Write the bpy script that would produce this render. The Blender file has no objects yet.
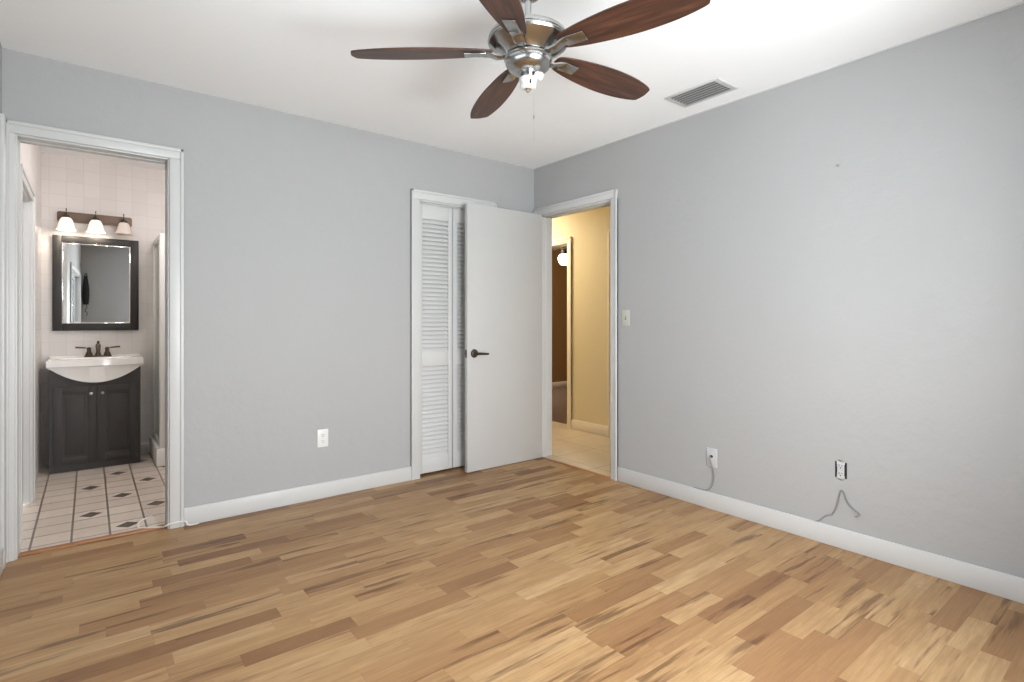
import bpy, bmesh, math, random
from mathutils import Vector, Matrix
S = bpy.context.scene
COL = S.collection
rnd = random.Random(7)
PI = math.pi

# ------------------------------------------------------------------ camera
cd = bpy.data.cameras.new('camera'); cam = bpy.data.objects.new('camera', cd); COL.objects.link(cam)
cam.location = (-2.986, -3.504, 1.144)
cam.rotation_euler = (PI/2, 0, -math.radians(38.1))
cd.sensor_width = 36; cd.lens = 539/1024*36; cd.shift_y = -20/1024; cd.clip_start = .02
S.camera = cam

# ------------------------------------------------------------------ sky, daylight, exposure
W = bpy.data.worlds.new('sky'); S.world = W; W.use_nodes = True
bg = W.node_tree.nodes['Background']
_t = W.node_tree; _g = _t.nodes.new('ShaderNodeTexCoord'); _x = _t.nodes.new('ShaderNodeSeparateXYZ'); _r = _t.nodes.new('ShaderNodeValToRGB')
_t.links.new(_g.outputs['Generated'], _x.inputs[0]); _m = _t.nodes.new('ShaderNodeMath'); _m.operation = 'MULTIPLY_ADD'; _m.inputs[1].default_value = .5; _m.inputs[2].default_value = .5
_t.links.new(_x.outputs[2], _m.inputs[0]); _t.links.new(_m.outputs[0], _r.inputs[0]); _t.links.new(_r.outputs[0], bg.inputs['Color'])
_e = _r.color_ramp.elements      # bright lower half added to lift the ceiling, hazy sky above
_e[0].position = .47; _e[0].color = (.88, .94, .97, 1); _e[1].position = .53; _e[1].color = (.95, .98, 1.0, 1)
bg.inputs['Strength'].default_value = 27.0
S.view_settings.view_transform = 'Standard'; S.view_settings.look = 'None'
S.view_settings.gamma = 1; S.view_settings.use_curve_mapping = False
S.view_settings.exposure = 0.0
S.cycles.use_denoising = True
S.cycles.max_bounces = 14; S.cycles.diffuse_bounces = 8; S.cycles.glossy_bounces = 5
S.cycles.transparent_max_bounces = 12
S.cycles.sample_clamp_indirect = 8

def portal(name, loc, rot, sx, sy):
    l = bpy.data.lights.new(name, 'AREA'); l.shape = 'RECTANGLE'; l.size = sx; l.size_y = sy
    l.cycles.is_portal = True
    o = bpy.data.objects.new(name, l); COL.objects.link(o); o.location = loc; o.rotation_euler = rot
# openings of the bedroom windows (left wall, and an added fill one behind the camera)
WL = (-3.30, -1.40, .92, 1.85)      # y0 y1 z0 z1
WF = (-2.45, -1.0, .55, 1.90)       # x0 x1 z0 z1
portal('window_daylight', ((WF[0]+WF[1])/2, -4.0, (WF[2]+WF[3])/2), (PI/2, 0, 0), WF[1]-WF[0], WF[3]-WF[2])  # portal of the added fill window
portal('window_daylight', (-3.46, (WL[0]+WL[1])/2, (WL[2]+WL[3])/2), (0, -PI/2, 0), WL[3]-WL[2], WL[1]-WL[0])

def lamp(name, loc, power, color, radius=.05, kind='POINT', rot=(0, 0, 0)):
    l = bpy.data.lights.new(name, kind); l.energy = power; l.color = color
    if kind == 'AREA': l.shape = 'DISK'; l.size = radius*2
    else: l.shadow_soft_size = radius
    o = bpy.data.objects.new(name, l); COL.objects.link(o); o.location = loc; o.rotation_euler = rot
    return o
lamp('hall_lamp_light', (.50, 1.25, 2.40), 27, (1, .88, .70), .14, 'AREA')
lamp('bathroom_fill_light', (-2.42, .75, 2.18), 17, (1, .95, .93), .12)  # added fill without a fixture, evens out the bathroom

# ------------------------------------------------------------------ materials
def srgb(r, g, b):
    f = lambda c: (c/255/12.92 if c <= 10 else ((c/255+.055)/1.055)**2.4)
    return (f(r), f(g), f(b), 1)

class N:
    def __init__(s, name):
        s.m = bpy.data.materials.new(name); s.m.use_nodes = True
        s.t = s.m.node_tree; s.p = s.t.nodes['Principled BSDF']; s.out = s.t.nodes['Material Output']
    def new(s, typ, ins=None, **kw):
        n = s.t.nodes.new(typ)
        for k, v in kw.items(): setattr(n, k, v)
        for k, v in (ins or {}).items(): s.put(n.inputs[k], v)
        return n
    def put(s, sock, v):
        if isinstance(v, bpy.types.NodeSocket): s.t.links.new(v, sock)
        else: sock.default_value = v
    def math(s, op, a, b=0.0, c=None):
        n = s.new('ShaderNodeMath', operation=op); s.put(n.inputs[0], a); s.put(n.inputs[1], b)
        if c is not None: s.put(n.inputs[2], c)
        return n.outputs[0]
    def mix(s, f, a, b, blend='MIX'):
        n = s.new('ShaderNodeMix', data_type='RGBA', blend_type=blend)
        s.put(n.inputs[0], f); s.put(n.inputs[6], a); s.put(n.inputs[7], b); return n.outputs[2]
    def ramp(s, f, stops, interp='LINEAR'):
        n = s.new('ShaderNodeValToRGB'); n.color_ramp.interpolation = interp
        e = n.color_ramp.elements
        while len(e) < len(stops): e.new(.5)
        for el, (p, c) in zip(e, stops): el.position = p; el.color = c
        s.put(n.inputs[0], f); return n.outputs[0]
    def pos(s):
        g = s.new('ShaderNodeNewGeometry'); return g.outputs['Position']
    def xyz(s, v):
        n = s.new('ShaderNodeSeparateXYZ'); s.put(n.inputs[0], v); return n.outputs
    def vec(s, x=0.0, y=0.0, z=0.0):
        n = s.new('ShaderNodeCombineXYZ'); s.put(n.inputs[0], x); s.put(n.inputs[1], y); s.put(n.inputs[2], z); return n.outputs[0]
    def noise(s, v, scale, detail=3.0, rough=.5):
        n = s.new('ShaderNodeTexNoise', {'Scale': scale, 'Detail': detail, 'Roughness': rough}); s.put(n.inputs['Vector'], v)
        return n.outputs[0]
    def rand(s, v):
        n = s.new('ShaderNodeTexWhiteNoise', noise_dimensions='3D'); s.put(n.inputs['Vector'], v); return n.outputs[0]
    def bump(s, h, strength, dist=.01):
        n = s.new('ShaderNodeBump', {'Strength': strength, 'Distance': dist, 'Height': h}); s.put(s.p.inputs['Normal'], n.outputs[0])
    def base(s, c, rough=.5, metal=0.0):
        s.put(s.p.inputs['Base Color'], c); s.put(s.p.inputs['Roughness'], rough); s.put(s.p.inputs['Metallic'], metal); return s

def plain(name, c, rough=.5, metal=0.0, var=.04, scale=9.0, bump=0.0, bscale=60.0):
    n = N(name); p = n.pos()
    c2 = tuple(x*(1-var*3) for x in c[:3])+(1,)
    n.base(n.mix(n.noise(p, scale, 3), c, c2), rough, metal)
    if bump: n.bump(n.noise(p, bscale, 4), bump, .002)
    return n.m

def plaster(name, c, bump=.35):
    n = N(name); p = n.pos()
    a = n.noise(p, 1.6, 4, .6); b = n.noise(p, 14, 4, .55); f = n.noise(p, 55, 3)
    col = n.mix(n.math('MULTIPLY', a, .5), tuple(x*1.03 for x in c[:3])+(1,), tuple(x*.93 for x in c[:3])+(1,))
    n.base(col, .62)
    h = n.math('ADD', n.math('MULTIPLY', a, 1.6), n.math('ADD', n.math('MULTIPLY', b, .5), n.math('MULTIPLY', f, .10)))
    n.bump(h, bump, .012); return n.m

def wood_floor():
    n = N('maple_strip_laminate'); o = n.xyz(n.pos())
    w = .082
    yv = n.math('DIVIDE', o[1], w); row = n.math('FLOOR', yv); fy = n.math('FRACT', yv)
    r1 = n.rand(n.vec(row, 3.1, 0)); r2 = n.rand(n.vec(row, 9.7, 0))
    L = n.math('ADD', .30, n.math('MULTIPLY', r2, .26))
    xv = n.math('DIVIDE', n.math('ADD', o[0], n.math('MULTIPLY', r1, 5.0)), L)
    ci = n.math('FLOOR', xv); fx = n.math('FRACT', xv)
    k = n.rand(n.vec(row, ci, 1.3)); k2 = n.rand(n.vec(row, ci, 7.7)); k3 = n.rand(n.vec(row, ci, 4.4))
    base = n.ramp(k, [(0, srgb(*PALETTE[0])), (.28, srgb(*PALETTE[1])), (.58, srgb(*PALETTE[2])), (.82, srgb(*PALETTE[3])), (1, srgb(*PALETTE[4]))])
    # grain, shifted per strip
    gx = n.math('ADD', o[0], n.math('MULTIPLY', k2, 37.0)); gy = n.math('ADD', o[1], n.math('MULTIPLY', k3, 11.0))
    gv = n.vec(n.math('MULTIPLY', gx, 2.2), n.math('MULTIPLY', gy, 26.0), k)
    g = n.noise(gv, 1.6, 5, .6)
    col = n.mix(n.ramp(g, [(.35, (0, 0, 0, 1)), (.70, (1, 1, 1, 1))]), base, n.mix(.40, base, srgb(*PALETTE[4])))
    cloud = n.noise(n.vec(n.math('MULTIPLY', gx, 5.0), n.math('MULTIPLY', gy, 12.0), k2), 1.0, 4, .6)
    col = n.mix(n.ramp(cloud, [(.45, (0, 0, 0, 1)), (.75, (.55, .55, .55, 1))]), col, srgb(*PALETTE[3]))
    # dark mineral streaks in some strips
    sv = n.vec(n.math('MULTIPLY', gx, 1.5), n.math('MULTIPLY', gy, 20.0), k3)
    sn = n.noise(sv, 1.2, 3, .6)
    streak = n.math('MULTIPLY', n.ramp(sn, [(.555, (0, 0, 0, 1)), (.65, (1, 1, 1, 1))]), n.math('GREATER_THAN', k2, .30))
    col = n.mix(n.math('MULTIPLY', streak, .66), col, srgb(*PALETTE[5]))
    fine = n.noise(n.vec(n.math('MULTIPLY', gx, 6.0), n.math('MULTIPLY', gy, 150.0), k), 1.0, 3, .6)
    col = n.mix(n.ramp(fine, [(.40, (.28, .28, .28, 1)), (.62, (0, 0, 0, 1))]), col, n.mix(.55, col, srgb(*PALETTE[5])))
    # joints
    jy = n.math('LESS_THAN', fy, .018); jx = n.math('LESS_THAN', n.math('MULTIPLY', fx, L), .0016)
    br = n.math('LESS_THAN', n.math('FRACT', n.math('DIVIDE', row, 3.0)), .2)
    j = n.math('MAXIMUM', n.math('MULTIPLY', n.math('MULTIPLY', jy, br), .55), n.math('MULTIPLY', jx, .25))
    col = n.mix(j, col, srgb(95, 65, 42))
    n.base(col, n.math('ADD', .36, n.math('MULTIPLY', g, .14)))
    n.put(n.p.inputs['Specular IOR Level'], .35)
    n.bump(n.math('SUBTRACT', n.math('MULTIPLY', g, .12), j), .10, .0015)
    return n.m

def wall_tile(name, axis, c, grout, size=.108):
    n = N(name); o = n.xyz(n.pos())
    u = n.math('DIVIDE', o[axis], size); v = n.math('DIVIDE', o[2], size)
    fu = n.math('FRACT', u); fv = n.math('FRACT', v)
    e = .022
    ju = n.math('LESS_THAN', fu, e); jv = n.math('LESS_THAN', fv, e); j = n.math('MAXIMUM', ju, jv)
    k = n.rand(n.vec(n.math('FLOOR', u), n.math('FLOOR', v), 2.0))
    c2 = tuple(x*.94 for x in c[:3])+(1,)
    n.base(n.mix(j, n.mix(k, c, c2), grout), n.math('ADD', .34, n.math('MULTIPLY', j, .4)))
    n.bump(n.math('SUBTRACT', 1.0, j), .25, .002); return n.m

def bath_floor():
    n = N('bathroom_floor_tile'); o = n.xyz(n.pos()); s = .1625
    u = n.math('DIVIDE', n.math('ADD', o[0], 3.06), s); v = n.math('DIVIDE', n.math('ADD', o[1], -.214+s/2), s)
    iu = n.math('FLOOR', u); iv = n.math('FLOOR', v); fu = n.math('FRACT', u); fv = n.math('FRACT', v)
    du = n.math('ABSOLUTE', n.math('SUBTRACT', fu, .5)); dv = n.math('ABSOLUTE', n.math('SUBTRACT', fv, .5))
    dia = n.math('LESS_THAN', n.math('ADD', du, dv), .34)
    ph = n.math('ADD', iv, n.math('ADD', 8.0, n.math('MULTIPLY', iu, 2.0)))
    on = n.math('COMPARE', n.math('MODULO', n.math('ADD', ph, 0.0), 4.0), 2.0, .1)   # every fourth tile, staggered
    on = n.math('MULTIPLY', on, n.math('GREATER_THAN', iu, -.5))
    dia = n.math('MULTIPLY', dia, on)
    jx = n.math('GREATER_THAN', du, .470); jy = n.math('GREATER_THAN', dv, .468)
    k = n.rand(n.vec(iu, iv, 5.0)); cl = n.noise(n.pos(), 14, 4, .6)
    c = n.mix(k, srgb(224, 213, 202), srgb(212, 199, 186))
    c = n.mix(n.math('MULTIPLY', cl, .35), c, srgb(186, 166, 148))
    c = n.mix(n.math('MULTIPLY', jy, .9), c, srgb(136, 118, 104))
    c = n.mix(n.math('MULTIPLY', jx, .9), c, srgb(112, 100, 90))
    c = n.mix(dia, c, srgb(98, 86, 76))
    n.base(c, .30); n.bump(n.math('SUBTRACT', 1.0, n.math('MAXIMUM', jx, jy)), .2, .002); return n.m

def hall_tile():
    n = N('hall_floor_tile'); o = n.xyz(n.pos()); s = .45
    u = n.math('DIVIDE', n.math('ADD', o[0], .33), s); v = n.math('DIVIDE', n.math('ADD', o[1], .16), s)
    j = n.math('MAXIMUM', n.math('LESS_THAN', n.math('FRACT', u), .014), n.math('LESS_THAN', n.math('FRACT', v), .014))
    c = n.mix(n.noise(n.pos(), 6, 5, .6), srgb(214, 200, 176), srgb(190, 174, 150))
    n.base(n.mix(n.math('MULTIPLY', j, .8), c, srgb(140, 116, 90)), .28); n.bump(n.math('SUBTRACT', 1.0, j), .2, .002); return n.m

def walnut():
    n = N('walnut_blade')
    tc = n.new('ShaderNodeTexCoord').outputs['Object']; o = n.xyz(tc)
    g = n.noise(n.vec(n.math('MULTIPLY', o[0], 3.0), n.math('MULTIPLY', o[1], 42.0), o[2]), 1.3, 5, .6)
    n.base(n.ramp(g, [(.25, srgb(40, 25, 18)), (.5, srgb(68, 43, 33)), (.75, srgb(100, 65, 48))]), .38)
    n.put(n.p.inputs['Specular IOR Level'], .4); return n.m

def emit(name, c, strength, base=(.9, .88, .82, 1)):
    n = N(name); n.base(n.mix(n.noise(n.pos(), 20), base, base), .35)
    n.put(n.p.inputs['Emission Color'], c); n.put(n.p.inputs['Emission Strength'], strength); return n.m

def glass(name, tint=(1, 1, 1, 1), refl=.07):
    n = N(name); t = n.new('ShaderNodeBsdfTransparent', {'Color': tint}); g = n.new('ShaderNodeBsdfGlossy', {'Roughness': .03})
    lw = n.new('ShaderNodeLayerWeight', {'Blend': .15})
    m = n.new('ShaderNodeMixShader'); n.put(m.inputs[0], n.math('MULTIPLY_ADD', lw.outputs['Fresnel'], .6, refl*.4))
    n.put(m.inputs[1], t.outputs[0]); n.put(m.inputs[2], g.outputs[0]); n.put(n.out.inputs[0], m.outputs[0]); return n.m

PALETTE = [(188, 156, 114), (178, 144, 101), (166, 131, 90), (150, 113, 76), (127, 91, 60), (84, 54, 34)]
M = {}
M['grey'] = plaster('grey_wall_paint', srgb(165, 165, 165), .50)
M['ceil'] = plaster('white_ceiling_paint', srgb(248, 249, 250), .22)
M['trim'] = plain('white_trim_paint', srgb(198, 198, 197), .38, var=.003)
M['door'] = plain('white_door_paint', srgb(188, 187, 185), .42, var=.015, bump=.05, bscale=40)
M['wood'] = wood_floor()
M['tile_y'] = wall_tile('bathroom_tile_end', 0, srgb(222, 217, 214), srgb(203, 198, 195))
M['tile_x'] = wall_tile('bathroom_tile_side', 1, srgb(222, 217, 214), srgb(203, 198, 195))
M['bathfloor'] = bath_floor(); M['halltile'] = hall_tile()
M['yellow'] = plaster('yellow_hall_paint', srgb(216, 204, 170), .15)
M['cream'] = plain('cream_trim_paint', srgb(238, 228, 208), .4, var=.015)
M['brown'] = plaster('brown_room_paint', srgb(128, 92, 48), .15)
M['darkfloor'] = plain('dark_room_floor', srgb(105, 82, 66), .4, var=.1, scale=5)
M['nickel'] = plain('brushed_nickel', (.44, .44, .43, 1), .24, 1.0, var=.03)
M['chrome'] = plain('chrome', (.86, .86, .86, 1), .08, 1.0, var=.01)
M['walnut'] = walnut()
M['white'] = plain('white_plastic', srgb(222, 222, 219), .35, var=.01)
M['ivory'] = plain('ivory_plastic', srgb(190, 188, 177), .4, var=.02)
M['greyplate'] = plain('grey_white_plate', srgb(188, 189, 190), .45, var=.01)
M['black'] = plain('black_plastic', srgb(26, 26, 27), .5, var=.02)
M['dgrey'] = plain('vent_metal', srgb(150, 150, 150), .5, var=.02)
M['bronze'] = plain('dark_bronze', (.115, .085, .065, 1), .38, .85, var=.05)
M['frame'] = plain('black_brown_frame', srgb(42, 39, 38), .5, var=.03)
M['copper'] = plain('brown_bronze', (.15, .105, .08, 1), .42, .7, var=.05)
M['espresso'] = plain('black_brown_cabinet_paint', srgb(60, 58, 57), .60, var=.03, scale=14)
M['ceramic'] = plain('white_ceramic', srgb(244, 243, 241), .12, var=.005)
M['mirror'] = plain('mirror_silver', (.90, .91, .90, 1), .01, 1.0, var=.0)
M['lit'] = emit('lit_frosted_glass', (1, .90, .76, 1), .55)
M['unlit'] = plain('frosted_glass', srgb(240, 228, 220), .3, var=.01)
M['globe'] = emit('lit_globe_glass', (1, .88, .62, 1), 6.0)
M['pane'] = glass('window_glass'); M['dimmed'] = glass('dimming_window_glass', (.37, .38, .39, 1)); M['shower'] = glass('shower_glass', (.93, .96, .95, 1), .12)  # left pane darkened only to cut its daylight on the right wall
M['cable'] = plain('grey_white_cable', srgb(142, 142, 142), .45, var=.03)
M['whitecable'] = plain('white_cable', srgb(224, 222, 216), .45, var=.02)
M['steel'] = plain('satin_steel', (.5, .49, .47, 1), .35, 1.0, var=.03)
M['strip'] = plain('brown_threshold', srgb(172, 118, 78), .4, var=.06, scale=30)
M['fabric'] = plain('charcoal_fabric', srgb(44, 44, 46), .9, var=.08, bump=.4, bscale=300)

# ------------------------------------------------------------------ mesh helpers
def BM(): return bmesh.new()
def box(b, x0, x1, y0, y1, z0, z1, bev=0.0, seg=2):
    m = Matrix.LocRotScale(((x0+x1)/2, (y0+y1)/2, (z0+z1)/2), None, (abs(x1-x0), abs(y1-y0), abs(z1-z0)))
    r = bmesh.ops.create_cube(b, size=1, matrix=m)
    if bev:
        es = list({e for v in r['verts'] for e in v.link_edges})
        bmesh.ops.bevel(b, geom=es, offset=bev, segments=seg, affect='EDGES', profile=.5)
def xform(b, mat, start=0):
    b.verts.ensure_lookup_table()
    for v in b.verts[start:]: v.co = mat @ v.co
def frame_of(d):
    d = d.normalized(); up = Vector((0, 0, 1)) if abs(d.z) < .95 else Vector((1, 0, 0))
    a = d.cross(up).normalized(); return a, a.cross(d).normalized()
def tube(b, pts, r, n=10, cap=True):
    pts = [Vector(p) for p in pts]; rr = r if isinstance(r, (list, tuple)) else [r]*len(pts)
    rings = []; pa = None
    for i, p in enumerate(pts):
        d = (pts[min(i+1, len(pts)-1)]-pts[max(i-1, 0)])
        if pa is None: a, c = frame_of(d)
        else:
            dn = d.normalized(); a = (pa-dn*pa.dot(dn)).normalized(); c = dn.cross(a)
        pa = a
        rings.append([b.verts.new(p+(a*math.cos(t)+c*math.sin(t))*rr[i]) for t in [2*PI*k/n for k in range(n)]])
    for A, B in zip(rings, rings[1:]):
        for k in range(n): b.faces.new((A[k], A[(k+1) % n], B[(k+1) % n], B[k]))
    if cap: b.faces.new(rings[0][::-1]); b.faces.new(rings[-1])
def smooth_path(pts, k=6):
    P = [Vector(p) for p in pts]; out = []
    for i in range(len(P)-1):
        p0, p1, p2, p3 = P[max(i-1, 0)], P[i], P[i+1], P[min(i+2, len(P)-1)]
        for j in range(k):
            t = j/k
            out.append(.5*((2*p1)+(p2-p0)*t+(2*p0-5*p1+4*p2-p3)*t*t+(3*p1-p0-3*p2+p3)*t**3))
    return out+[P[-1]]
def lathe(b, prof, n=40, mat=None, closed=False):
    """prof: (r, z) list; r == 0 makes a pole."""
    st = len(b.verts); rings = []
    for r, z in prof:
        if r < 1e-6: rings.append([b.verts.new((0, 0, z))])
        else: rings.append([b.verts.new((r*math.cos(2*PI*k/n), r*math.sin(2*PI*k/n), z)) for k in range(n)])
    for A, B in zip(rings, rings[1:]):
        if len(A) == 1 and len(B) == 1: continue
        for k in range(n):
            q = (k+1) % n
            if len(A) == 1: b.faces.new((A[0], B[q], B[k]))
            elif len(B) == 1: b.faces.new((A[k], A[q], B[0]))
            else: b.faces.new((A[k], A[q], B[q], B[k]))
    if mat is not None: xform(b, mat, st)
def prism(b, poly, h0, h1, axis='z', holes=None):
    """extrude a polygon (2D list) from h0 to h1 along an axis (z: (x,y), y: (x,z), x: (y,z))."""
    f = {'z': lambda u, v, h: (u, v, h), 'y': lambda u, v, h: (u, h, v), 'x': lambda u, v, h: (h, u, v)}[axis]
    A = [b.verts.new(f(u, v, h0)) for u, v in poly]; B = [b.verts.new(f(u, v, h1)) for u, v in poly]; n = len(poly)
    b.faces.new(A[::-1]); b.faces.new(B)
    for k in range(n): b.faces.new((A[k], A[(k+1) % n], B[(k+1) % n], B[k]))
def obj(name, b, mats, parent=None, smooth=30, kind=None):
    bmesh.ops.recalc_face_normals(b, faces=b.faces)
    me = bpy.data.meshes.new(name); b.to_mesh(me); b.free()
    for m in (mats if isinstance(mats, (list, tuple)) else [mats]): me.materials.append(m)
    if smooth:
        me.polygons.foreach_set('use_smooth', [True]*len(me.polygons)); me.set_sharp_from_angle(angle=math.radians(smooth))
    o = bpy.data.objects.new(name, me); COL.objects.link(o)
    if parent: o.parent = parent
    if kind: o['kind'] = kind
    return o
def thing(name, label, cat, loc=(0, 0, 0), rz=0.0, group=None):
    o = bpy.data.objects.new(name, None); COL.objects.link(o); o.empty_display_size = .1
    o.location = loc; o.rotation_euler = (0, 0, rz); o['label'] = label; o['category'] = cat
    if group: o['group'] = group
    return o
def tag(o, label, cat, group=None):
    o['label'] = label; o['category'] = cat
    if group: o['group'] = group
    return o
def struct(name, b, mats, label=None, cat=None, parent=None, smooth=30):
    o = obj(name, b, mats, parent, smooth, None if parent else 'structure')
    if label: tag(o, label, cat)
    return o

def wall(name, axis, p0, p1, u0, u1, z0, z1, holes, mats, label, cat='wall'):
    """a thick wall: axis 'y' spans x at y in [p0,p1]; axis 'x' spans y at x in [p0,p1]. mats: (p0 face, p1 face, reveals)."""
    us = sorted({u0, u1, *[h[0] for h in holes], *[h[1] for h in holes]}); zs = sorted({z0, z1, *[h[2] for h in holes], *[h[3] for h in holes]})
    solid = {}
    for i in range(len(us)-1):
        for k in range(len(zs)-1):
            cu, cz = (us[i]+us[i+1])/2, (zs[k]+zs[k+1])/2
            solid[i, k] = not any(h[0] < cu < h[1] and h[2] < cz < h[3] for h in holes)
    b = BM(); cache = {}
    def V(u, p, z):
        q = (round(u, 4), p, round(z, 4))
        if q not in cache: cache[q] = b.verts.new((u, p, z) if axis == 'y' else (p, u, z))
        return cache[q]
    def face(vs, mi): f = b.faces.new(vs); f.material_index = mi
    for (i, k), s in solid.items():
        if not s: continue
        a, c, d, e = us[i], us[i+1], zs[k], zs[k+1]
        face((V(a, p0, d), V(c, p0, d), V(c, p0, e), V(a, p0, e)), 0)
        face((V(a, p1, d), V(c, p1, d), V(c, p1, e), V(a, p1, e)), 1)
        for (di, dk, (q1, q2)) in ((-1, 0, ((a, d), (a, e))), (1, 0, ((c, d), (c, e))), (0, -1, ((a, d), (c, d))), (0, 1, ((a, e), (c, e)))):
            if not solid.get((i+di, k+dk), False):
                face((V(q1[0], p0, q1[1]), V(q2[0], p0, q2[1]), V(q2[0], p1, q2[1]), V(q1[0], p1, q1[1])), 2)
    return struct(name, b, [M[m] for m in mats], label, cat, smooth=0)
def slab(name, x0, x1, y0, y1, z0, z1, mat, label, cat):
    b = BM(); box(b, x0, x1, y0, y1, z0, z1); return struct(name, b, M[mat], label, cat, smooth=0)

# ------------------------------------------------------------------ the room shell
BX0, BX1 = -3.271, -2.634        # bathroom doorway
CX0, CX1 = -1.102, -.478         # closet opening
HY0, HY1 = -.875, -.080          # hall doorway
H = 2.44
slab('floor', -3.45, 0, -3.98, .05, -.10, 0, 'wood', 'bedroom floor of honey coloured maple strip laminate', 'floor')
slab('ceiling', -3.45, .12, -3.98, .12, H, H+.10, 'ceil', 'white bedroom ceiling above the fan', 'ceiling')
wall('wall_back', 'y', 0, .12, -3.45, .12, 0, H, [(BX0, BX1, 0, 2.045), (CX0, CX1, 0, 2.03)], ('grey', 'tile_y', 'trim'), 'grey bedroom wall holding the bathroom doorway and closet')
wall('wall_right', 'x', 0, .12, -3.98, 0, 0, H, [(HY0, HY1, 0, 2.03)], ('grey', 'yellow', 'trim'), 'grey bedroom wall on the right with the hall doorway')
wall('wall_left', 'x', -3.45, -3.312, -3.98, 0, 0, H, [WL], ('grey', 'grey', 'trim'), 'grey bedroom wall with the daylight window, left of the bathroom doorway')
wall('wall_front', 'y', -3.98, -3.84, -3.312, 0, 0, H, [WF], ('grey', 'grey', 'trim'), 'grey bedroom wall behind the viewer, reflected in the bathroom mirror')

# bathroom
slab('floor_bathroom', -3.40, -1.60, .05, 2.30, -.10, 0, 'bathfloor', 'bathroom floor of pale tile with dark diamond insets', 'floor')
slab('ceiling_bathroom', -3.40, -1.60, .12, 2.30, 2.48, 2.58, 'ceil', 'white ceiling over the tiled bathroom', 'ceiling')
wall('wall_bathroom_back', 'y', 2.15, 2.30, -3.285, -1.70, 0, 2.48, [], ('tile_y', 'tile_y', 'tile_y'), 'pinkish tiled bathroom wall behind the mirror')
wall('wall_bathroom_left', 'x', -3.40, -3.285, .12, 2.30, 0, 2.48, [(.30, 1.03, 0, 1.90)], ('tile_x', 'tile_x', 'trim'), 'pinkish tiled bathroom wall left of the vanity')
wall('wall_bathroom_right', 'x', -1.70, -1.60, .12, 2.30, 0, 2.48, [], ('tile_x', 'tile_x', 'tile_x'), 'tiled bathroom wall behind the shower')
# closet
slab('floor_closet', -1.25, -.02, .05, .75, -.10, 0, 'wood', 'closet floor behind the louvered doors', 'floor')
b = BM(); box(b, -1.25, -1.15, .12, .75, 0, H); box(b, -.12, -.02, .12, .75, 0, H); box(b, -1.25, -.02, .75, .85, 0, H); box(b, -1.25, -.02, .12, .75, H, H+.1)
struct('wall_closet', b, M['grey'], 'grey closet walls behind the louvered doors', 'wall', smooth=0)
# hall and the dark room beyond
slab('floor_hall', 0, 1.18, -1.60, 2.6, -.10, 0, 'halltile', 'hall floor of large beige tile', 'floor')
slab('ceiling_hall', .12, 1.18, -1.60, 2.6, H, H+.1, 'cream', 'hall ceiling', 'ceiling')
wall('wall_hall_right', 'x', 1.06, 1.18, -1.6, 2.6, 0, H, [(.68, 1.44, 0, 1.975), (-.73, .030, 0, 1.975)], ('yellow', 'brown', 'cream'), 'yellow hall wall seen through the bedroom doorway')
wall('wall_hall_left', 'x', 0, .12, .12, 2.6, 0, H, [], ('yellow', 'yellow', 'yellow'), 'yellow hall wall behind the closet')
b = BM(); box(b, 0, 1.18, 2.6, 2.7, 0, H); box(b, .12, 1.18, -1.7, -1.6, 0, H); struct('wall_hall_end', b, M['yellow'], 'yellow walls closing both ends of the hall', 'wall', smooth=0)
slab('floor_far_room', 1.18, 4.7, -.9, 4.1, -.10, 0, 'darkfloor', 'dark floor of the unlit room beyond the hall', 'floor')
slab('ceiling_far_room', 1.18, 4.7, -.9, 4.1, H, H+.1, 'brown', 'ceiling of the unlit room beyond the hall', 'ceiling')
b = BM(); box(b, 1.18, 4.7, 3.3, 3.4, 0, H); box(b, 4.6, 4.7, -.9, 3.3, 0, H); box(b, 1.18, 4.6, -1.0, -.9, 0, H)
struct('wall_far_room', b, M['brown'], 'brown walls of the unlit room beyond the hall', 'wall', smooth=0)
b = BM(); box(b, 1.18, 4.6, 3.285, 3.3, 0, .10, .004); struct('baseboard_far_room', b, M['cream'], 'pale baseboard in the unlit room beyond the hall', 'baseboard')

# ------------------------------------------------------------------ casings, jambs, baseboards
def casing_bm(axis, p, out, u0, u1, top, w0, w1, wt, th=.018):
    """flat casing with an inner bead around an opening; p wall plane, out = outward sign."""
    b = BM()
    def bx(a0, a1, z0, z1, t, bev):
        q0, q1 = (p, p+out*t)
        if axis == 'y': box(b, a0, a1, min(q0, q1), max(q0, q1), z0, z1, bev)
        else: box(b, min(q0, q1), max(q0, q1), a0, a1, z0, z1, bev)
    bx(u0-w0, u0, 0, top, th, .004); bx(u1, u1+w1, 0, top, th, .004); bx(u0-w0, u1+w1, top, top+wt, th, .004)
    for (a0, a1, z0, z1) in ((u0-w0, u0-w0+.018, 0, top+wt), (u1+w1-.018, u1+w1, 0, top+wt), (u0-w0, u1+w1, top+wt-.018, top+wt)):
        bx(a0, a1, z0, z1, th+.007, .004)
    return b
def jamb(b, axis, p0, p1, u0, u1, top, t=.014, stop=.5, d=.004):
    """jamb lining inside the opening plus a door stop."""
    def bx(a0, a1, q0, q1, z0, z1, bev=.0015):
        if axis == 'y': box(b, a0, a1, q0, q1, z0, z1, bev)
        else: box(b, q0, q1, a0, a1, z0, z1, bev)
    bx(u0, u0+t, p0, p1, 0, top); bx(u1-t, u1, p0, p1, 0, top); bx(u0+t, u1-t, p0, p1, top-t, top)
    s0 = p0+(p1-p0)*stop; s1 = s0+.032
    bx(u0+t, u0+t+d, s0, s1, 0, top-t); bx(u1-t-d, u1-t, s0, s1, 0, top-t); bx(u0+t+d, u1-t-d, s0, s1, top-t-d, top-t)

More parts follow.
